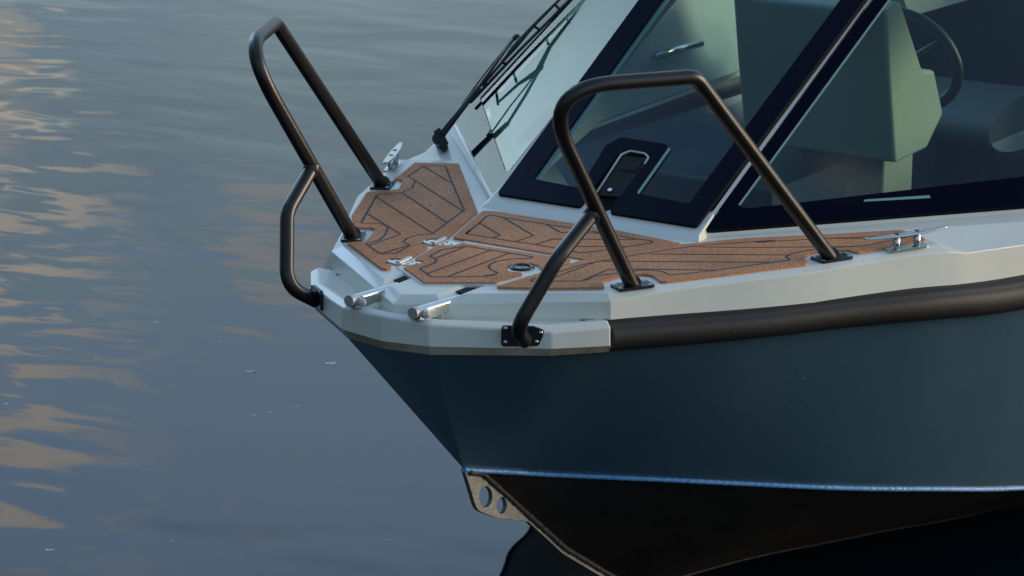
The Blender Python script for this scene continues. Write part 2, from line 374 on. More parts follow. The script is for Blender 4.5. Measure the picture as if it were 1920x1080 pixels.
# sheer sampled so that its stations lean aft like the stem
sh = [sheer[0]]
sx = [p.x for p in sheer]
for i in range(1, NS):
    x = -0.303+(3.6+0.303)*(i/(NS-1))**1.0
    x = ch[i].x+(-0.288)*(1-min(1, ch[i].x/3.6))
    k = max(j for j in range(len(sx)) if sx[j] <= x+1e-9); k = min(k, len(sx)-2)
    sh.append(sheer[k].lerp(sheer[k+1], (x-sx[k])/(sx[k+1]-sx[k])))
keel_px = [(872, 884), (905, 889), (950, 930), (990, 969), (1060, 1031), (1140, 1078), (1200, 1108)]
keel = smooth_curve([at_y(p, 0) for p in keel_px]+[V((1.1, 0, -0.62)), V((1.8, 0, -0.74)), V((3.6, 0, -0.85))], 5)
ke = resample(keel, NS)
kx = [p.x for p in keel]
ke = []
for i in range(NS):
    x = ch[i].x
    k = max([j for j in range(len(kx)) if kx[j] <= x+1e-9] or [0]); k = min(k, len(kx)-2)
    t = min(max((x-kx[k])/(kx[k+1]-kx[k]), 0), 1); ke.append(keel[k].lerp(keel[k+1], t))
fan = [sheer[0].lerp(sheer[1], k/5) for k in range(5)]
sh = fan+[sheer[1].copy()]+sh[1:]; ch = [ch[0]]*5+ch; ke = [ke[0]]*5+ke
hb = MB()
for mir in (False, True):
    f = my if mir else V
    rows = [[f(s.lerp(c, t/6)) for s, c in zip(sh, ch)] for t in range(7)]
    for a, b in zip(rows, rows[1:]): hb.quad_strip(a, b, 0, smooth=True)
    low = [f(c+(k-c)*0.012+V((0, 0, -0.003))) for c, k in zip(ch, ke)]
    hb.quad_strip(rows[-1], low, 0)
    rows = [[f((c+V((0, 0, -0.003))).lerp(k, 0.012+0.988*t/6)) for c, k in zip(ch, ke)] for t in range(7)]
    for a, b in zip(rows, rows[1:]): hb.quad_strip(a, b, 1, smooth=True)
tr = [sh[-1], ch[-1], ke[-1], my(ch[-1]), my(sh[-1])]
hb.add(tr, [(0, 1, 2, 3, 4)], 0)
hull = hb.build('hull', [M['blue'], M['bottom']], boat)
for p in hull.data.polygons: p.use_smooth = True
hull.modifiers.new('split', 'EDGE_SPLIT').split_angle = R(14)
# weld beads along the chines
for s in (1, -1):
    b = MB(); pts = [V((p.x-0.002, s*(p.y+0.001), p.z-0.001)) for p in densify(chine, 0.006)[:420]]
    rr = [0.0064+0.0006*math.sin(i*1.9)+random.uniform(-.0004, .0004) for i in range(len(pts))]
    b.tube(pts, rr, 8); b.build('weld_bead', M['weld'], hull)
# thin lighter line where the bottom meets the water
for sgn in (1, -1):
    wl = []
    for c_, k_ in zip(ch, ke):
        if c_.z > WATER+0.004 and k_.z < WATER: wl.append(c_.lerp(k_, (c_.z-WATER-0.002)/(c_.z-k_.z)))
    b = MB(); b.tube([V((p.x, sgn*p.y, p.z)) for p in densify(wl, 0.03)], 0.0032, 6); b.build('waterline_edge', M['burr'], hull)
# keel strip with the towing eye plate
def arc(c, a0, a1, r, n=24): return [(c[0]+r[0]*math.cos(a0+(a1-a0)*k/n), c[1]+r[1]*math.sin(a0+(a1-a0)*k/n)) for k in range(n)]
eye = [(872, 884), (905, 888), (950, 929), (990, 966), (1060, 1029), (1140, 1077), (1230, 1122), (1226, 1130), (1130, 1083), (1056, 1039), (991, 979), (974, 976), (933, 972), (906, 962), (897, 957), (892, 949)]
h1 = arc((911, 932), 0, 2*math.pi, (12.3, 20.0)); h2 = arc((941, 948), 0, 2*math.pi, (9.3, 15.5))
eb = MB(); eb.prism([[at_y(p, -0.006) for p in l] for l in (eye, h1, h2)], (0, 0.012, 0))
eb.build('towing_eye_plate', M['alu'], boat, bevel=0.001, seg=1, label='bare aluminium plate with two round holes at the stem foot')
wb2 = MB(); kp = densify([at_y(p, -0.008) for p in ((880, 886), (905, 888), (950, 928), (990, 965), (1060, 1028), (1140, 1076), (1230, 1121))], 0.005)
wb2.tube(kp, [0.007+random.uniform(-.0015, .0015) for _ in kp], 8); wb2.build('keel_weld', M['burr'], hull)

# rubbing strake, both sides
fplan = [(-0.010, 0.381, .425, .355), (0.028, 0.395, .425, .352), (0.317, 0.570, .407, .337), (0.560, 0.695, .398, .326), (0.795, 0.812, .386, .309), (1.09, 0.905, .361, .28), (1.8, 1.075, .335, .25), (3.6, 1.145, .29, .2)]
fc = smooth_curve([V((x, y, zt)) for x, y, zt, zb in fplan], 6); fb_ = smooth_curve([V((x, y, zb)) for x, y, zt, zb in fplan], 6)
for s in (1, -1):
    b = MB(); rows = []
    prof = [(0.0, -0.05), (0.0, 0.010), (0.07, 0.015), (0.085, 0.022), (0.11, 0.0225), (0.20, 0.033), (0.35, 0.0395), (0.55, 0.0405), (0.75, 0.0375), (0.92, 0.027), (1.0, 0.010), (1.0, -0.03)]
    for t, o in prof:
        r = []
        for i, (a, c) in enumerate(zip(fc, fb_)):
            d = fc[min(i+1, len(fc)-1)]-fc[max(i-1, 0)]; n = V((-d.y, d.x, 0)).normalized()
            p = a.lerp(c, t)+n*o; r.append(V((p.x, s*p.y, p.z)))
        rows.append(r)
    for a, c in zip(rows, rows[1:]): b.quad_strip(a, c, 0, smooth=True)
    b.add([r[0] for r in rows], [tuple(range(len(rows)))])
    b.build('rubber_fender', M['rubber'], boat)

# ---------------------------------------------------------------- deck mats
TZ = D+0.006
def mat_part(outline, grooves, rad=0.005, width=0.0055):
    b = MB()
    P = fillet([at_z(p, TZ) for p in outline], rad, 4, True)
    b.prism([P], (0, 0, -0.0065), 0)
    for k, g in enumerate(grooves):
        g = [at_z(p, TZ+0.0005+0.00004*(k % 5)) for p in g]
        g = fillet(g, 0.012, 4)
        Lf, Rt = [], []
        for i, p in enumerate(g):
            a = (g[i]-g[i-1]).normalized() if i else None; c = (g[i+1]-g[i]).normalized() if i+1 < len(g) else None
            t = ((a or c)+(c or a)).normalized(); n = V((-t.y, t.x, 0))
            kk = 1/max(0.5, abs(n.dot(V((-(a or c).y, (a or c).x, 0)))))
            Lf.append(p+n*width/2*kk); Rt.append(p-n*width/2*kk)
        b.quad_strip(Lf, Rt, 1)
    return b.build('deck_mat', [M['cork'], M['groove']], boat, merge=False)
# starboard mat
o = [z1(1045, 310), z1(1440, 318), z1(1608, 748), z1(1330, 985), z2(1290, 128), z2(1140, 130), z2(1093, 165), z2(1112, 182), z2(1168, 190), z2(1150, 213), z2(1065, 265), z2(965, 325), z2(930, 312), z2(822, 305), z2(762, 345), z2(790, 358), z2(838, 372), z2(828, 390), z2(790, 402), z2(745, 395), z2(440, 165),
     z2(600, 152), z2(650, 110), z2(688, 45), z2(660, 30), z2(530, 30), z1(505, 880), z1(475, 790), z1(615, 575), z1(830, 560), z1(905, 545), z1(938, 470), z1(900, 458), z1(855, 458), z1(900, 430)]
g = [[z1(1335, 340), z1(1120, 340), z1(985, 435), z1(1050, 470), z1(1020, 540), z1(925, 580), z1(705, 600), z1(560, 855), z1(740, 858), z1(805, 890), z1(780, 960), z1(720, 1010), z1(605, 1040), z2(735, 268), z2(880, 262), z2(1005, 192), z2(940, 160), z2(975, 128), z2(1060, 98), z2(1210, 87)],
     [z1(1320, 340), z1(1385, 500), z1(1490, 740), z1(1335, 850), z1(1208, 950)],
     [z1(1120, 342), z1(1385, 500)], [z1(1050, 472), z1(1475, 745)], [z1(928, 580), z1(1335, 850)], [z1(700, 620), z1(1210, 950)], [z1(612, 765), z1(805, 885), z1(920, 955), z2(640, 190)], [z2(735, 268), z2(1000, 188)]]
mat_part(o, g)
# hatch mat
o = [z2(1480, 163), z3(170, 462), z3(1070, 597), z3(1104, 610), z3(1098, 628), z3(985, 668), z3(840, 700), z3(815, 660), z3(760, 643), z3(640, 637), z3(545, 660), z3(518, 692), z3(560, 716), z3(660, 724), z3(668, 742), z3(440, 803), z2(1780, 522), z2(1130, 525), z2(945, 388), z2(1000, 370), z2(1100, 352), z2(1128, 330), z2(1048, 322), z2(1052, 303), z2(1215, 212), z2(1290, 190), z2(1425, 190)]
g = [[z2(1510, 198), z2(1290, 228), z2(1178, 290), z2(1245, 318), z2(1220, 352), z2(1090, 400), z2(1195, 475), z2(1660, 472), z2(1750, 460), z2(1792, 440), z2(1720, 400), z2(1712, 370), z2(1775, 335), z3(560, 602), z3(740, 597), z3(765, 582), z3(170, 487)],
     [z2(1165, 442), z2(1722, 236)], [z2(1350, 470), z2(1892, 262)], [z2(1240, 305), z2(1510, 198)], [z3(330, 752), z3(440, 735)]]
mat_part(o, g)
# mat at the foot of the windscreen
o = [z3(310, 170), z3(420, 172), z3(1500, 340), z4(705, 222), z4(690, 232), z3(1225, 603), z3(930, 552), z3(45, 405)]
g = [[z3(160, 375), z3(285, 275), z3(350, 213), z3(410, 208), z3(500, 230), z3(900, 292), z3(1300, 352), z3(1690, 420), z3(1848, 440), z3(1825, 458), z3(1600, 492), z3(1210, 548), z3(1100, 528), z3(790, 470), z3(600, 445), z3(400, 412), z3(160, 375), z3(200, 342)],
     [z3(285, 278), z3(468, 385), z3(400, 412)], [z3(500, 230), z3(770, 390), z3(610, 445)], [z3(890, 292), z3(1010, 362), z3(1370, 368)], [z3(790, 470), z3(940, 422), z3(1690, 425)], [z3(1000, 487), z3(1600, 490)]]
mat_part(o, g, 0.004)
# port mat
o = [z3(425, 850), z3(880, 862), z3(1395, 855), z3(1405, 840), z3(1380, 810), z3(1420, 785), z4(250, 462), z4(430, 452), z4(490, 460), z4(555, 508), z4(600, 508), z4(1640, 378), z4(1662, 366), z4(1615, 335), z4(1630, 318), z5(440, 492), z5(540, 475), z5(690, 472), z5(770, 490), z5(1228, 410), z5(1238, 400), z5(1180, 365), z5(1060, 335), z4(1920, 150), z4(1200, 185), z4(705, 232), z4(440, 272), z3(1225, 606), z3(960, 690)]
g = [[z5(1075, 372), z5(1108, 388), z5(830, 442), z5(740, 450), z5(600, 456), z5(400, 480), z5(320, 497), z5(272, 522), z5(305, 545), z4(1400, 365), z4(960, 428), z4(625, 462), z4(575, 437), z4(490, 424), z4(400, 424), z4(240, 447), z4(50, 470), z3(1270, 785), z3(1200, 800), z3(735, 803), z3(760, 783), z3(940, 735), z3(1200, 655), z3(1340, 625), z3(1500, 600), z4(320, 318), z4(430, 300), z4(830, 240), z4(1480, 196), z5(0, 427), z5(400, 402), z5(1075, 372)],
     [z3(930, 778), z3(1345, 622)], [z3(1200, 798), z3(1450, 693), z4(400, 418), z4(980, 424)], [z4(110, 357), z4(1410, 366)], [z4(470, 304), z4(1515, 311)], [z4(810, 250), z5(0, 457), z5(740, 451)], [z5(560, 395), z5(1080, 390)]]
mat_part(o, g, 0.005, 0.0045)

# hatch lip: the white lid under the hatch mat, black blocks painting the shade in the bow roller slots
lid = MB(); lp = [at_z(p, D+0.0022) for p in (z2(880, 385), z2(1110, 543), z2(1800, 540), z3(445, 822), z3(1215, 612), z3(1225, 600), z2(1500, 148), z2(1460, 170), z2(1240, 195))]
lid.prism([fillet(lp, 0.003, 3, True)], (0, 0, -0.016)); lid.build('anchor_hatch', M['white'], boat)
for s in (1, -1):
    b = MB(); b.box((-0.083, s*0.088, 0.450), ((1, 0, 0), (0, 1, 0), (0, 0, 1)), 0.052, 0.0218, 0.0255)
    b.build('slot_shade', M['void'], boat)
# hinges
for c, k in ((z2(1265, 165), 0), (z2(950, 340), 1)):
    b = MB(); c = at_z(c, D+0.004)
    ax = (at_z(z2(1325, 130), D)-at_z(z2(1235, 168), D)).normalized(); bx = V((-ax.y, ax.x, 0))
    for sgn in (1, -1):
        pl = [c+ax*0.026+bx*0.002*sgn, c+ax*0.014+bx*0.046*sgn, c-ax*0.014+bx*0.046*sgn, c-ax*0.026+bx*0.002*sgn]
        b.prism([fillet(pl, 0.006, 4, True)], (0, 0, -0.003), 0)
        for u, v_ in ((0.011, 0.016), (-0.011, 0.016), (0, 0.034)): b.dome(c+ax*u+bx*v_*sgn, (0, 0, 1), 0.0034, 0.0012, 1, 10, 3)
    for j in range(5):
        a = c+ax*(-0.027+0.0110*j)+V((0, 0, 0.003)); b.tube([a, a+ax*0.0098], 0.0052, 14, 0)
    h = b.build('hinge', [M['steel'], M['plate']], boat, bevel=0.0005, seg=1)
# filler cap
c = at_z((979, 502), D+0.003); b = MB()
def lathe(b, c, prof, n=40, mat=0):
    rings = [[c+V((r*math.cos(2*math.pi*k/n), r*math.sin(2*math.pi*k/n), z)) for k in range(n)] for r, z in prof]
    for a, d in zip(rings, rings[1:]): b.quad_strip(a, d, mat, True, True)
lathe(b, c, [(0.0285, -0.003), (0.0285, 0.002), (0.026, 0.0045), (0.021, 0.0045), (0.019, 0.001), (0.0185, -0.002), (0.013, -0.004), (0.0001, -0.004)])
b.box(c+V((0.004, 0, -0.001)), ((0.8, 0.6, 0), (-0.6, 0.8, 0), (0, 0, 1)), 0.016, 0.003, 0.003)
b.build('filler_cap', M['plate'], boat)
bs = MB(); bs.tube([c-V((0, 0, 0.0005)), c+V((0, 0, 0.0006))], 0.036, 40, 0, True, False)

# ---------------------------------------------------------------- bow rollers
for s, pc in ((1, (655, 564)), (-1, (774.6, 587))):
    root_y = 0.0865*s
    f = at_y(pc, root_y)                     # centre of the front disc
    X = V((1, 0, -0.055)).normalized(); Z = V((0.055, 0, 1)).normalized(); Y = V((0, 1, 0))
    b = MB(); w_ = 0.0125
    prof = [(-w_, -0.020), (-w_, 0.002)]+[(w_*math.cos(t)*-1, 0.002+0.010*math.sin(t)) for t in [math.pi*k/10 for k in range(1, 10)]]+[(w_, 0.002), (w_, -0.020)]
    rows = []
    for d, cut in ((0.006, 0.004), (0.03, 0.0), (0.05, 0.0), (0.08, 0.003), (0.25, 0.003)):
        rows.append([f+X*d+Y*y+Z*(z if z > -0.01 else z+cut) for y, z in prof])
    for a, c2 in zip(rows, rows[1:]): b.quad_strip(a, c2, 0)
    b.add(rows[0], [tuple(range(len(prof)))])
    ch_o = b.build('bow_roller', M['steel'], boat, bevel=0.001, seg=2)
    b = MB(); b.tube([f-X*0.003, f+X*0.010], 0.0132, 28); b.build('end_disc', M['satin'], ch_o, bevel=0.0012, seg=2)
    for t in (1, -1):
        b = MB(); c2 = f+X*0.022+Y*(t*w_)-Z*0.004
        lug = [c2+X*(0.017*math.cos(a))+Z*(0.013*math.sin(a)) for a in [2*math.pi*k/20 for k in range(20)]]
        b.prism([lug], Y*(t*0.0025), 0); b.build('lug', M['steel'], ch_o)
        b = MB(); c3 = c2+Y*(t*0.0025)
        b.tube([c3, c3+Y*t*0.005], 0.0095, 20); b.dome(c3+Y*t*0.005, Y*t, 0.0088, 0.010); b.build('bolt', M['seal'], ch_o)

# ---------------------------------------------------------------- bow rails
RAD = 0.0168
def plate_mesh(b, P, off, screws, n):
    b.prism([P], off, 0)
    for q in screws: b.dome(q, n, 0.0046, 0.0018, 1, 10, 3); 
for s in (1, -1):
    m = V if s > 0 else my
    bf = V((0.104, 0.394, D)); br = V((0.572, 0.651, D)); tf = V((-0.283, 0.398, 1.004)); tr_ = V((0.055, 0.578, 0.993))
    path = fillet([bf, tf, tr_, br], [0, 0.105, 0.052, 0], 14)
    b = MB(); b.tube([m(p) for p in path], RAD, 24, 0, False)
    for base, nxt in ((bf, tf), (br, tr_)):   # weld collar at each foot
        d = (nxt-base).normalized(); pts = [base+V((0, 0, 0.004)), base+d*0.008, base+d*0.013]
        b.tube([m(p) for p in pts], [RAD+0.006, RAD+0.0028, RAD-0.001], 24, 0, False)
    rail = b.build('bow_rail', M['black'], boat)
    j = V((-0.052, 0.390, 0.688)); b1 = V((-0.175, 0.373, 0.606)); b2 = V((-0.253, 0.317, 0.455)); be = V((-0.167, 0.283, 0.407))
    fn = V((-0.216, 0.161, 0)).normalized(); fn = V((-(0.335-0.119), (-0.140+0.301), 0)).normalized()
    be = V((-0.178, 0.290, 0.406)); 
    pth = fillet([j, b1, b2, be], [0, 0.09, 0.085, 0], 12)
    b = MB(); b.tube([m(p) for p in pth], RAD, 24, 0, False)
    d = (b1-j).normalized(); b.tube([m(p) for p in (j+d*0.010, j+d*0.018, j+d*0.024)], [RAD+0.004, RAD+0.003, RAD-0.001], 24, 0, False)
    b.build('brace', M['black'], rail)
    # deck plates
    for base, al in ((bf, V((0.185, 0.107, 0))), (br, V((0.16, 0.075, 0)))):
        b = MB(); a = al.normalized(); e = V((-a.y, a.x, 0)); c = base+V((0, 0, 0.006))
        P = [c+a*i*0.046+e*k*0.026 for i, k in ((1, 1), (-1, 1), (-1, -1), (1, -1))]
        P = fillet([m(p) for p in P], 0.008, 5, True)
        plate_mesh(b, P, (0, 0, -0.0062), [m(c+a*i*0.037+e*k*0.017) for i, k in ((1, 1), (-1, 1), (-1, -1), (1, -1))], V((0, 0, 1)))
        b.build('base_plate', [M['plate'], M['steel']], rail, bevel=0.0012, seg=2)
    # fascia plate (outline seen on the port side, mirrored to starboard)
    qn = V((-(0.335-0.119), -(-0.140+0.301), 0)).normalized(); q0 = V((-0.301, -0.119, 0.44))+qn*0.0075
    pp = [on_plane(p, q0, qn) for p in ((940, 611), (1000, 612), (1022, 620), (1010, 649), (940, 650))]
    sc = [on_plane(p, q0+qn*0.0005, qn) for p in ((947.5, 616), (1014, 624), (1006, 641), (947.5, 642))]
    f2 = (lambda p: p) if s < 0 else my
    P = fillet([f2(p) for p in pp], 0.009, 5, True); n2_ = f2(qn)
    b = MB(); b.prism([P], -n2_*0.007, 0)
    for q_ in sc: b.dome(f2(q_), n2_, 0.0048, 0.0018, 1, 10, 3)
    b.build('fascia_plate', [M['plate'], M['steel']], rail, bevel=0.0015, seg=2)

# ---------------------------------------------------------------- cleats
for s in (1, -1):
    m = V if s > 0 else my
    c = V((0.755, 0.752, D)); a = V((0.16, 0.078, 0)).normalized(); e = V((-a.y, a.x, 0)); Zz = V((0, 0, 1))
    b = MB(); n = 22; rings = []
    for i in range(n+1):
        t = -1+2*i/n; hw = 0.0125*(1-0.62*abs(t)**2.2); ht = 0.0052*(1-0.5*abs(t)**2); z = 0.035+0.004*abs(t)**2
        cc = c+a*0.122*t+Zz*z
        rings.append([m(cc+e*hw*math.cos(2*math.pi*k/14)+Zz*ht*math.sin(2*math.pi*k/14)) for k in range(14)])
    vs = [v for g_ in rings for v in g_]; b.add(vs, [(i*14+k, i*14+(k+1) % 14, (i+1)*14+(k+1) % 14, (i+1)*14+k) for i in range(n) for k in range(14)], 0, True)
    b.add(rings[0], [tuple(range(14))]); b.add(rings[-1], [tuple(range(14))])
    for t in (-0.03, 0.03): b.tube([m(c+a*t+Zz*(0.0402)), m(c+a*t+Zz*0.0412)], 0.006, 12, 1)
    cl = b.build('cleat', [M['steel'], M['plate']], boat)
    for t in (-0.03, 0.03):
        b = MB(); b.tube([m(c+a*t), m(c+a*t+Zz*0.034)], 0.0092, 18); b.build('post', M['steel'], cl)
    b = MB(); P = fillet([m(c+a*i*0.056+e*k*0.016+Zz*0.0045) for i, k in ((1, 1), (-1, 1), (-1, -1), (1, -1))], 0.006, 4, True)
    b.prism([P], (0, 0, -0.005)); b.build('foot_plate', M['steel'], cl, bevel=0.001)

# ---------------------------------------------------------------- windscreen
CQ = V((0.556, 0, 0.509)); CN = V((-0.475, 0, 0.880)).normalized()
SQ = V((0.574, -0.289, 0.509))
_d = (V((1.186, -0.856, 0.507))-SQ).normalized(); _e = (V((1.398, -0.295, 0.937))-SQ).normalized()
SN = _d.cross(_e).normalized(); SN = SN if SN.z > 0 else -SN
def cp(p, o=0.0): return on_plane(p, CQ+CN*o, CN)
def sp(p, o=0.0): return on_plane(p, SQ+SN*o, SN)
def ext(a, b, y): return (a[0]+(b[0]-a[0])*(y-a[1])/(b[1]-a[1]), y)
TY = -330
lo, li, ri, ro = ((932, 363), (1197, 0)), ((999, 335), (1240, 0)), ((1294, 379), (1575, 0)), ((1305, 424), (1620, 0))
outer = [lo[0], (1087, 387), (1106, 362), (1160, 288), (1178, 278), (1208, 285), (1218, 296), (1150, 381), (1143, 398), ro[0], ext(*ro, TY), ext(*lo, TY)]
innr = [li[0], (1085, 352), (1096, 338), (1136, 272), (1163, 257), (1245, 269), (1256, 277), (1196, 363), (1284, 380), ri[0], ext(*ri, TY+40), ext(*li, TY+40)]
b = MB(); b.prism([fillet([cp(p) for p in outer], 0.010, 4, True), fillet([cp(p) for p in innr], 0.010, 4, True)], -CN*0.014, 0, side=1)
front = b.build('windscreen_hatch', [M['frit'], M['gasket']], boat)
b = MB(); b.prism([fillet([cp(p, -0.004) for p in innr], 0.009, 4, True)], -CN*0.004, 0, cap_bottom=False); b.build('pane', M['glass_c'], front)
b = MB(); e0, e1 = li[0], ext(*li, TY+60)
b.prism([[cp(p, -0.010) for p in ((e0[0]-1, e0[1]+1), (e0[0]+14, e0[1]+2), (e1[0]+12, e1[1]), (e1[0]-2, e1[1]))]], -CN*0.003); b.build('lit_edge_strip', mat('pale_green_strip', (0.46, 0.56, 0.46), 0.4), front)  # pale strip stands in for the bright dash side seen through the pane
b = MB(); b.prism([[cp(p, 0.0008) for p in ((1254, 276), (1257, 279), (1197, 364), (1195, 360))]], -CN*0.003); b.build('lit_edge_strip', M['teal'], front)  # teal colour paints the light caught by the pane edge
# latch in its slot
b = MB(); sl_o = [(1100, 368), (1158, 286), (1180, 279), (1210, 286), (1216, 296), (1150, 390), (1130, 396)]
b.prism([fillet([cp(p, -0.006) for p in sl_o], 0.012, 5, True)], -CN*0.006); latch = b.build('latch', M['gasket'], front)
b = MB(); tl = fillet([cp(p, 0.0015) for p in ((1118, 362), (1165, 290), (1181, 283), (1209, 288), (1216, 295), (1208, 308))], 0.010, 5)
b.tube(tl, 0.0028, 8); b.build('latch_trim', M['seal'], latch)
b = MB(); b.prism([fillet([cp(p, 0.001) for p in ((1121, 366), (1168, 292), (1210, 296), (1213, 304), (1163, 369))], 0.008, 5, True)], -CN*0.007); b.build('latch_handle', mat('matt_black_latch', (0.006, 0.006, 0.008), 0.5, spec=0.12), latch, bevel=0.002)
b = MB(); b.prism([fillet([cp(p, 0.0025) for p in ((1160, 318), (1174, 296), (1207, 299), (1192, 321))], 0.006, 5, True)], -CN*0.002); b.build('finger_recess', M['void'], latch)
b = MB(); kc = cp((1144, 357), 0.001); b.tube([kc, kc+CN*0.003], 0.0062, 20); b.build('key_lock', M['steel'], latch, bevel=0.0006)
# coaming under the hatch
b = MB(); ca = [(0.527, D-0.002), (0.548, 0.498), (0.575, 0.512), (0.9, 0.512+0.325*0.54-0.004), (0.9, D-0.03)]
def co_(y, s2): return [V((x, y*(1 if x > 0.56 else 1.03)*s2, z)) for x, z in ca[:3]]
A = [V((0.525, 0.318, D-0.002)), V((0.546, 0.304, 0.494)), V((0.62, 0.304, 0.494+0.074*0.54))]
b.quad_strip(A, [my(p) for p in A])
b.add([A[0], A[1], A[2], V((0.62, 0.304, D-0.002))], [(0, 1, 2, 3)]); b.add([my(p) for p in (A[0], A[1], A[2], V((0.62, 0.304, D-0.002)))], [(3, 2, 1, 0)])
b.build('windscreen_coaming', M['white'], boat, bevel=0.004, seg=3)
# side windows, joint strips and their bases
so_, si_ = ((1322, 431), (1636, 0)), ((1384, 384), (1665, 0))
bo, bi = ((1340, 431), (1920, 393)), ((1410, 390), (1920, 358))
XR = 2280
def exx(a, b, x): return (x, a[1]+(b[1]-a[1])*(x-a[0])/(b[0]-a[0]))
WB, WT = V((1.232, -0.892, 0.0)), V((2.03, -0.765, 0.0))
def on_s(p): return V((p.x, p.y, SQ.z-(SN.x*(p.x-SQ.x)+SN.y*(p.y-SQ.y))/SN.z))
WB, WT = on_s(WB), on_s(WT)
S3 = lambda l: [sp(p) if isinstance(p, tuple) else p for p in l]
souter = S3([so_[0], bo[0], WB, WT, ext(*so_, TY)])
_t = (WT-WB).normalized(); _in = SN.cross(_t); _in = _in if _in.x < 0 else -_in
sinner = S3([si_[0], (1390, 389), bi[0], WB+_in*0.055+_t*0.075, WT+_in*0.055-_t*0.09, ext(*si_, TY+45)])
for s in (-1, 1):
    m = (lambda p: V(p)) if s < 0 else my
    n_ = m(SN)
    b = MB(); b.prism([[m(p) for p in souter], fillet([m(p) for p in sinner], 0.012, 4, True)], -n_*0.012, 0, side=1)
    sw = b.build('side_window', [M['frit'], M['gasket']], boat)
    b = MB(); b.prism([fillet([m(p-SN*0.003) for p in sinner], 0.011, 4, True)], -n_*0.004, 0, cap_bottom=False); b.build('pane', M['glass_s'], sw)
    # teal strip painting the light along the glass edge inside the border
    b = MB(); e0, e1 = si_[0], ext(*si_, TY+60)
    b.prism([[m(sp(p, 0.0008)) for p in (e0, (e0[0]+4.5, e0[1]), (e1[0]+4.5, e1[1]), e1)]], -n_*0.003); b.build('lit_edge_strip', M['teal'], sw)
    b = MB() if s < 0 else None
    if s < 0: b.prism([[m(sp(p, 0.0008)) for p in ((1619, 378), (1622, 374), (1743, 366), (1745, 371))]], -n_*0.003)
    if s < 0: b.build('lit_edge_bar', M['teal'], sw)  # teal bar with a lit pane edge put into its colour
    # the pane that runs on aft
    b = MB(); A_, B_ = WB, V((3.3, -0.93, 0.53)); C_, D_ = V((3.2, -0.80, 1.0)), WT
    fr = [A_, B_, C_, D_]; ce = (A_+B_+C_+D_)/4; b.prism([[m(p) for p in fr], [m(ce+(p-ce)*0.86) for p in fr]], m(V((0, 0.012, 0))), 0, side=1); rw = b.build('rear_side_window', [M['frit'], M['gasket']], boat)
    b = MB(); b.add([m(ce+(p-ce)*0.86+V((0, 0.004, 0))) for p in fr], [(0, 1, 2, 3)]); b.build('pane', M['glass_s'], rw)
    # joint strip between the panes
    js = [(1308, 436), (1316, 436), ext((1316, 436), (1631, 0), TY), ext((1308, 436), (1624, 0), TY)]
    b = MB(); b.prism([[m(sp(p, 0.002)) for p in js]], -n_*0.006); b.build('joint_strip', M['seal'], boat)
    # white base below the glass
    k0 = sp(so_[0]); k1 = WB; t = (k1-k0).normalized(); on_ = V((SN.x, SN.y, 0)).normalized()
    b = MB(); l0 = [k0-SN*0.011, k1-SN*0.011]; l1 = [p+on_*0.004-V((0, 0, 0.010)) for p in l0]; l2 = [V((p.x, p.y, D-0.002))+on_*0.026 for p in l0]; l3 = [p-on_*0.2-V((0, 0, 0.001)) for p in l0]
    for r_a, r_b in ((l3, l0), (l0, l1), (l1, l2)): b.quad_strip([m(p) for p in r_a], [m(p) for p in r_b])
    b.build('window_base', M['white'], boat, bevel=0.003)

# ---------------------------------------------------------------- wiper on the starboard pane
def fp(p, o): 
    return on_plane(p, my(SQ)+my(SN)*o, my(SN))
arm0 = fp((826, 266), 0.035); b = MB()
b.tube([fp((826, 268), 0.0), arm0+my(SN)*0.012], 0.016, 18); b.tube([fp((832, 276), 0.0), fp((832, 276), 0.018)], 0.012, 14)
b.box(fp((827, 258), 0.045), ((0.4, 0.7, 0.55), my(SN).cross(V((0.4, 0.7, 0.55)).normalized()), my(SN)), 0.022, 0.013, 0.010)
wiper = b.build('wiper', M['plastic'], boat, bevel=0.002)
b = MB(); b.tube([fp((828, 254), 0.05), fp((858, 214), 0.055), fp((898, 164), 0.062)], [0.0095, 0.0085, 0.0065], 10)
b.tube([fp((898, 164), 0.062), fp((935, 112), 0.06), fp((968, 66), 0.055)], 0.0042, 10)
b.tube([fp((866, 197), 0.056), fp((908, 139), 0.056), fp((940, 100), 0.056), fp((967, 64), 0.055)], 0.0024, 8)
b.build('arm', M['plastic'], wiper)
b = MB()
b.tube([fp((882, 192), 0.012), fp((970, 98), 0.012), fp((1078, -10), 0.012), fp((1130, -62), 0.012)], 0.0046, 8)
b.tube([fp((905, 160), 0.030), fp((940, 118), 0.036), fp((968, 84), 0.046), fp((1000, 48), 0.036), fp((1040, 8), 0.030), fp((1090, -40), 0.02)], [0.0032, 0.0045, 0.008, 0.0055, 0.0045, 0.003], 10)
for a, c in (((905, 160), (918, 154)), ((940, 118), (950, 119)), ((1000, 48), (1012, 56)), ((1040, 8), (1050, 18))):
    b.tube([fp(a, 0.032), fp(c, 0.012)], 0.004, 8)
b.dome(fp((968, 72), 0.05), my(SN), 0.014, 0.012); b.build('blade', M['plastic'], wiper)

# ---------------------------------------------------------------- cabin
def box_part(name, m, x0, x1, y0, y1, z0, z1, bevel=0.0, parent=None, label=None):
    b = MB(); b.box(((x0+x1)/2, (y0+y1)/2, (z0+z1)/2), ((1, 0, 0), (0, 1, 0), (0, 0, 1)), (x1-x0)/2, (y1-y0)/2, (z1-z0)/2)
    return b.build(name, m, parent or boat, bevel=bevel, label=label)
box_part('cabin_floor', M['dark'], 1.0, 3.45, -0.50, 0.50, 0.10, 0.13)
box_part('cabin_bulkhead', M['dark'], 3.38, 3.44, -0.90, 0.90, 0.13, 1.05)
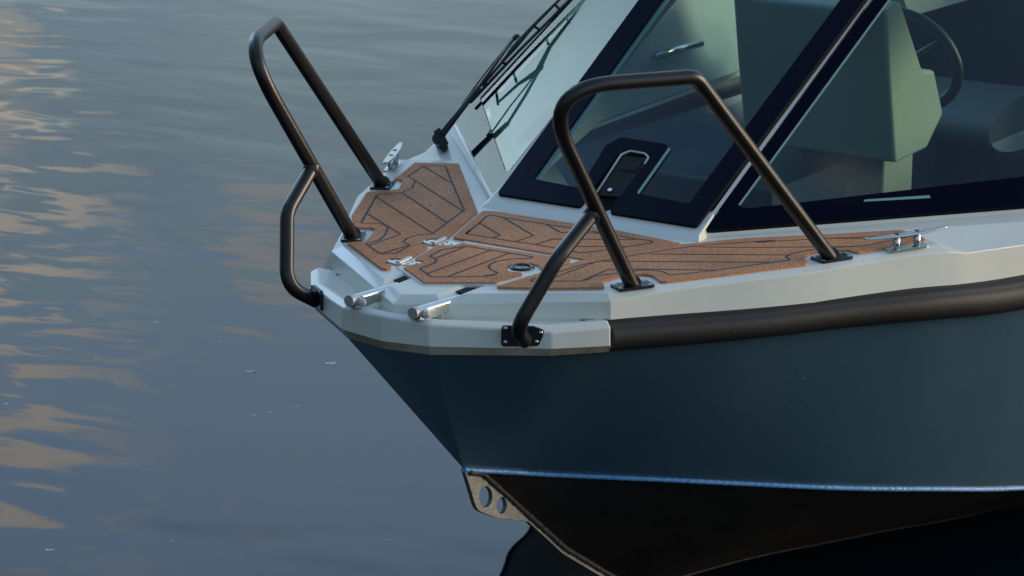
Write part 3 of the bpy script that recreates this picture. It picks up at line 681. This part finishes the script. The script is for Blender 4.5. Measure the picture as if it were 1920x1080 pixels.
# helm console
YC = -0.33
def hp(p, y=YC): return at_y(p, y)
b = MB()
fpx = [(1662, 24), (1690, 2), (1731, 131), (1753, 131), (1770, 214), (1740, 278), (1679, 307), (1668, 145)]
side = [hp(p) for p in fpx]
b.prism([side], (0, 0.46, 0.0)); helm = b.build('helm_console', M['beige'], boat, bevel=0.012, seg=3)
box_part('console_post', M['beige'], 1.60, 1.78, -0.26, -0.14, 0.13, 0.50, 0.01, helm)
# steering wheel
wc = hp((1668, 150), -0.16); b = MB(); ax = V((0.9, 0, 0.42)).normalized(); a1 = V((0, 1, 0)); a2 = ax.cross(a1)
b.tube([wc+ax*0.10+(a1*math.cos(2*math.pi*k/40)+a2*math.sin(2*math.pi*k/40))*0.158 for k in range(41)], 0.016, 10, 0, False)
for k in range(3): b.tube([wc+ax*0.07, wc+ax*0.10+(a1*math.cos(2.1*k+.5)+a2*math.sin(2.1*k+.5))*0.158], 0.012, 8)
b.tube([wc-ax*0.05, wc+ax*0.08], 0.03, 14); b.build('steering_wheel', M['plastic'], boat)
# starboard dash moulding: a pale wedge close under the starboard pane
def under(x, y, d): return V((x, y, 0.509+0.511*(x-0.574)-0.55*(y-0.289)-d/0.8))
lowedge = [at_y(p, 0.262) for p in ((1040, 262), (1100, 216), (1230, 180), (1350, 149))]
topin = [under(x, 0.262, 0.04) for x in (0.72, 1.0, 1.35, 1.75)]
topout = [under(x, y, 0.04) for x, y in ((0.80, 0.36), (1.05, 0.60), (1.32, 0.83), (1.80, 0.76))]
lowedge = [V((t.x, t.y, min(t.z-0.02, lowedge[0].z+(lowedge[-1].z-lowedge[0].z)*(t.x-lowedge[0].x)/(lowedge[-1].x-lowedge[0].x)))) for t in topin]
lowout = [V((t.x, t.y, t.z-0.05)) for t in topout]
b = MB(); b.quad_strip(topin, topout); b.quad_strip(lowedge, topin); b.quad_strip(lowout, lowedge); b.quad_strip(topout, lowout)
b.add([lowedge[0], topin[0], topout[0], lowout[0]], [(0, 1, 2, 3)]); b.add([lowedge[-1], topin[-1], topout[-1], lowout[-1]], [(0, 1, 2, 3)])
dash = b.build('dash_moulding', mat('pale_dash', (0.62, 0.74, 0.68), 0.5, noise=0.03), boat, bevel=0.008, seg=3)
b = MB(); vc = under(0.98, 0.46, 0.037); vq = [vc+V((dx, dy, 0.511*dx-0.55*dy)) for dx, dy in ((-0.06, -0.03), (0.06, -0.05), (0.09, 0.03), (-0.02, 0.05))]
b.prism([fillet(vq, 0.02, 4, True)], (0, 0, -0.02)); b.build('air_vent', M['dark2'], dash)
box_part('dash_panel', M['dark'], 1.02, 1.06, -0.24, 0.24, 0.13, 0.50, 0.01)
# helm seat seen end on through the side glass: rounded cushion with a pale lower panel
seat = MB(); oc = at_y((1925, 226), -0.08); oe = [oc+V((0.27*math.cos(2*math.pi*k/40), 0, 0.085*math.sin(2*math.pi*k/40))) for k in range(40)]
seat.prism([oe], (0, 0.42, 0)); seat_o = seat.build('helm_seat', M['dark2'], boat, bevel=0.015, seg=3)
b = MB(); b.prism([[p+V((0, -0.004, 0)) for p in oe if p.z < oc.z-0.020]], (0, 0.003, 0)); b.build('cushion_panel', M['liner'], seat_o)
b = MB(); b.box((oc.x, oc.y+0.2, (oc.z+0.05)/2), ((1, 0, 0), (0, 1, 0), (0, 0, 1)), 0.07, 0.07, max(0.02, (oc.z-0.15)/2)); b.build('pedestal', M['plastic'], seat_o)
b = MB(); b.tube([at_y((1226, 108), 0.235), at_y((1270, 93), 0.235), at_y((1314, 81), 0.235)], 0.011, 12); b.build('dash_glint_bar', M['steel'], dash)  # steel bar added for the warm glint on the dash ledge
rb = MB(); rb.prism([[at_y(p, 0.1) for p in ((1690, -14), (1706, 31), (1835, -6), (1900, -60), (1700, -60))]], (0, 0.05, 0)); rb.build('grab_beam', M['beige'], boat)
# ---------------------------------------------------------------- foam flecks on the water
flecks = [((622, 682), 9, 'long white foam fleck drifting nearest the bow fascia'), ((470, 697), 8, 'white foam fleck left of the longest fleck, out from the bow'), ((507, 773), 5, 'right hand one of two small foam flecks off the stem'),
          ((476, 779), 4, 'left hand one of two small foam flecks off the stem'), ((555, 762), 3, 'tiny foam speck close to the sloping stem'), ((293, 604), 4, 'small foam speck below the warm reflections'),
          ((243, 641), 5, 'pale foam speck far out left of the bow'), ((726, 1013), 5, 'foam fleck near the water shadow below the towing eye'), ((93, 1031), 5, 'foam fleck in the lower left corner of the water'),
          ((323, 1014), 3, 'tiny foam speck low in the open water'), ((412, 640), 3, 'faint foam speck halfway between bow and left edge'), ((12, 757), 4, 'foam speck at the far left edge of the water')]
for (p, r_, lab) in flecks:
    c = at_z(p, WATER); b = MB(); k = 1.5*r_/760.0
    for i in range(5):
        dx = (i-2)*k*0.36+random.uniform(-.1, .1)*k; q_ = c+V((rt[0], rt[1], 0))*dx+V((fw[0], fw[1], 0))*random.uniform(-.3, .3)*k
        b.dome(q_-V((0, 0, 0.001)), (0, 0, 1), k*random.uniform(.34, .55), k*random.uniform(.22, .34), 0, 10, 4)
    o = b.build('foam_fleck', M['foam'], None); o['label'] = lab; o['category'] = 'foam'; o['group'] = 'foam flecks floating on the water'
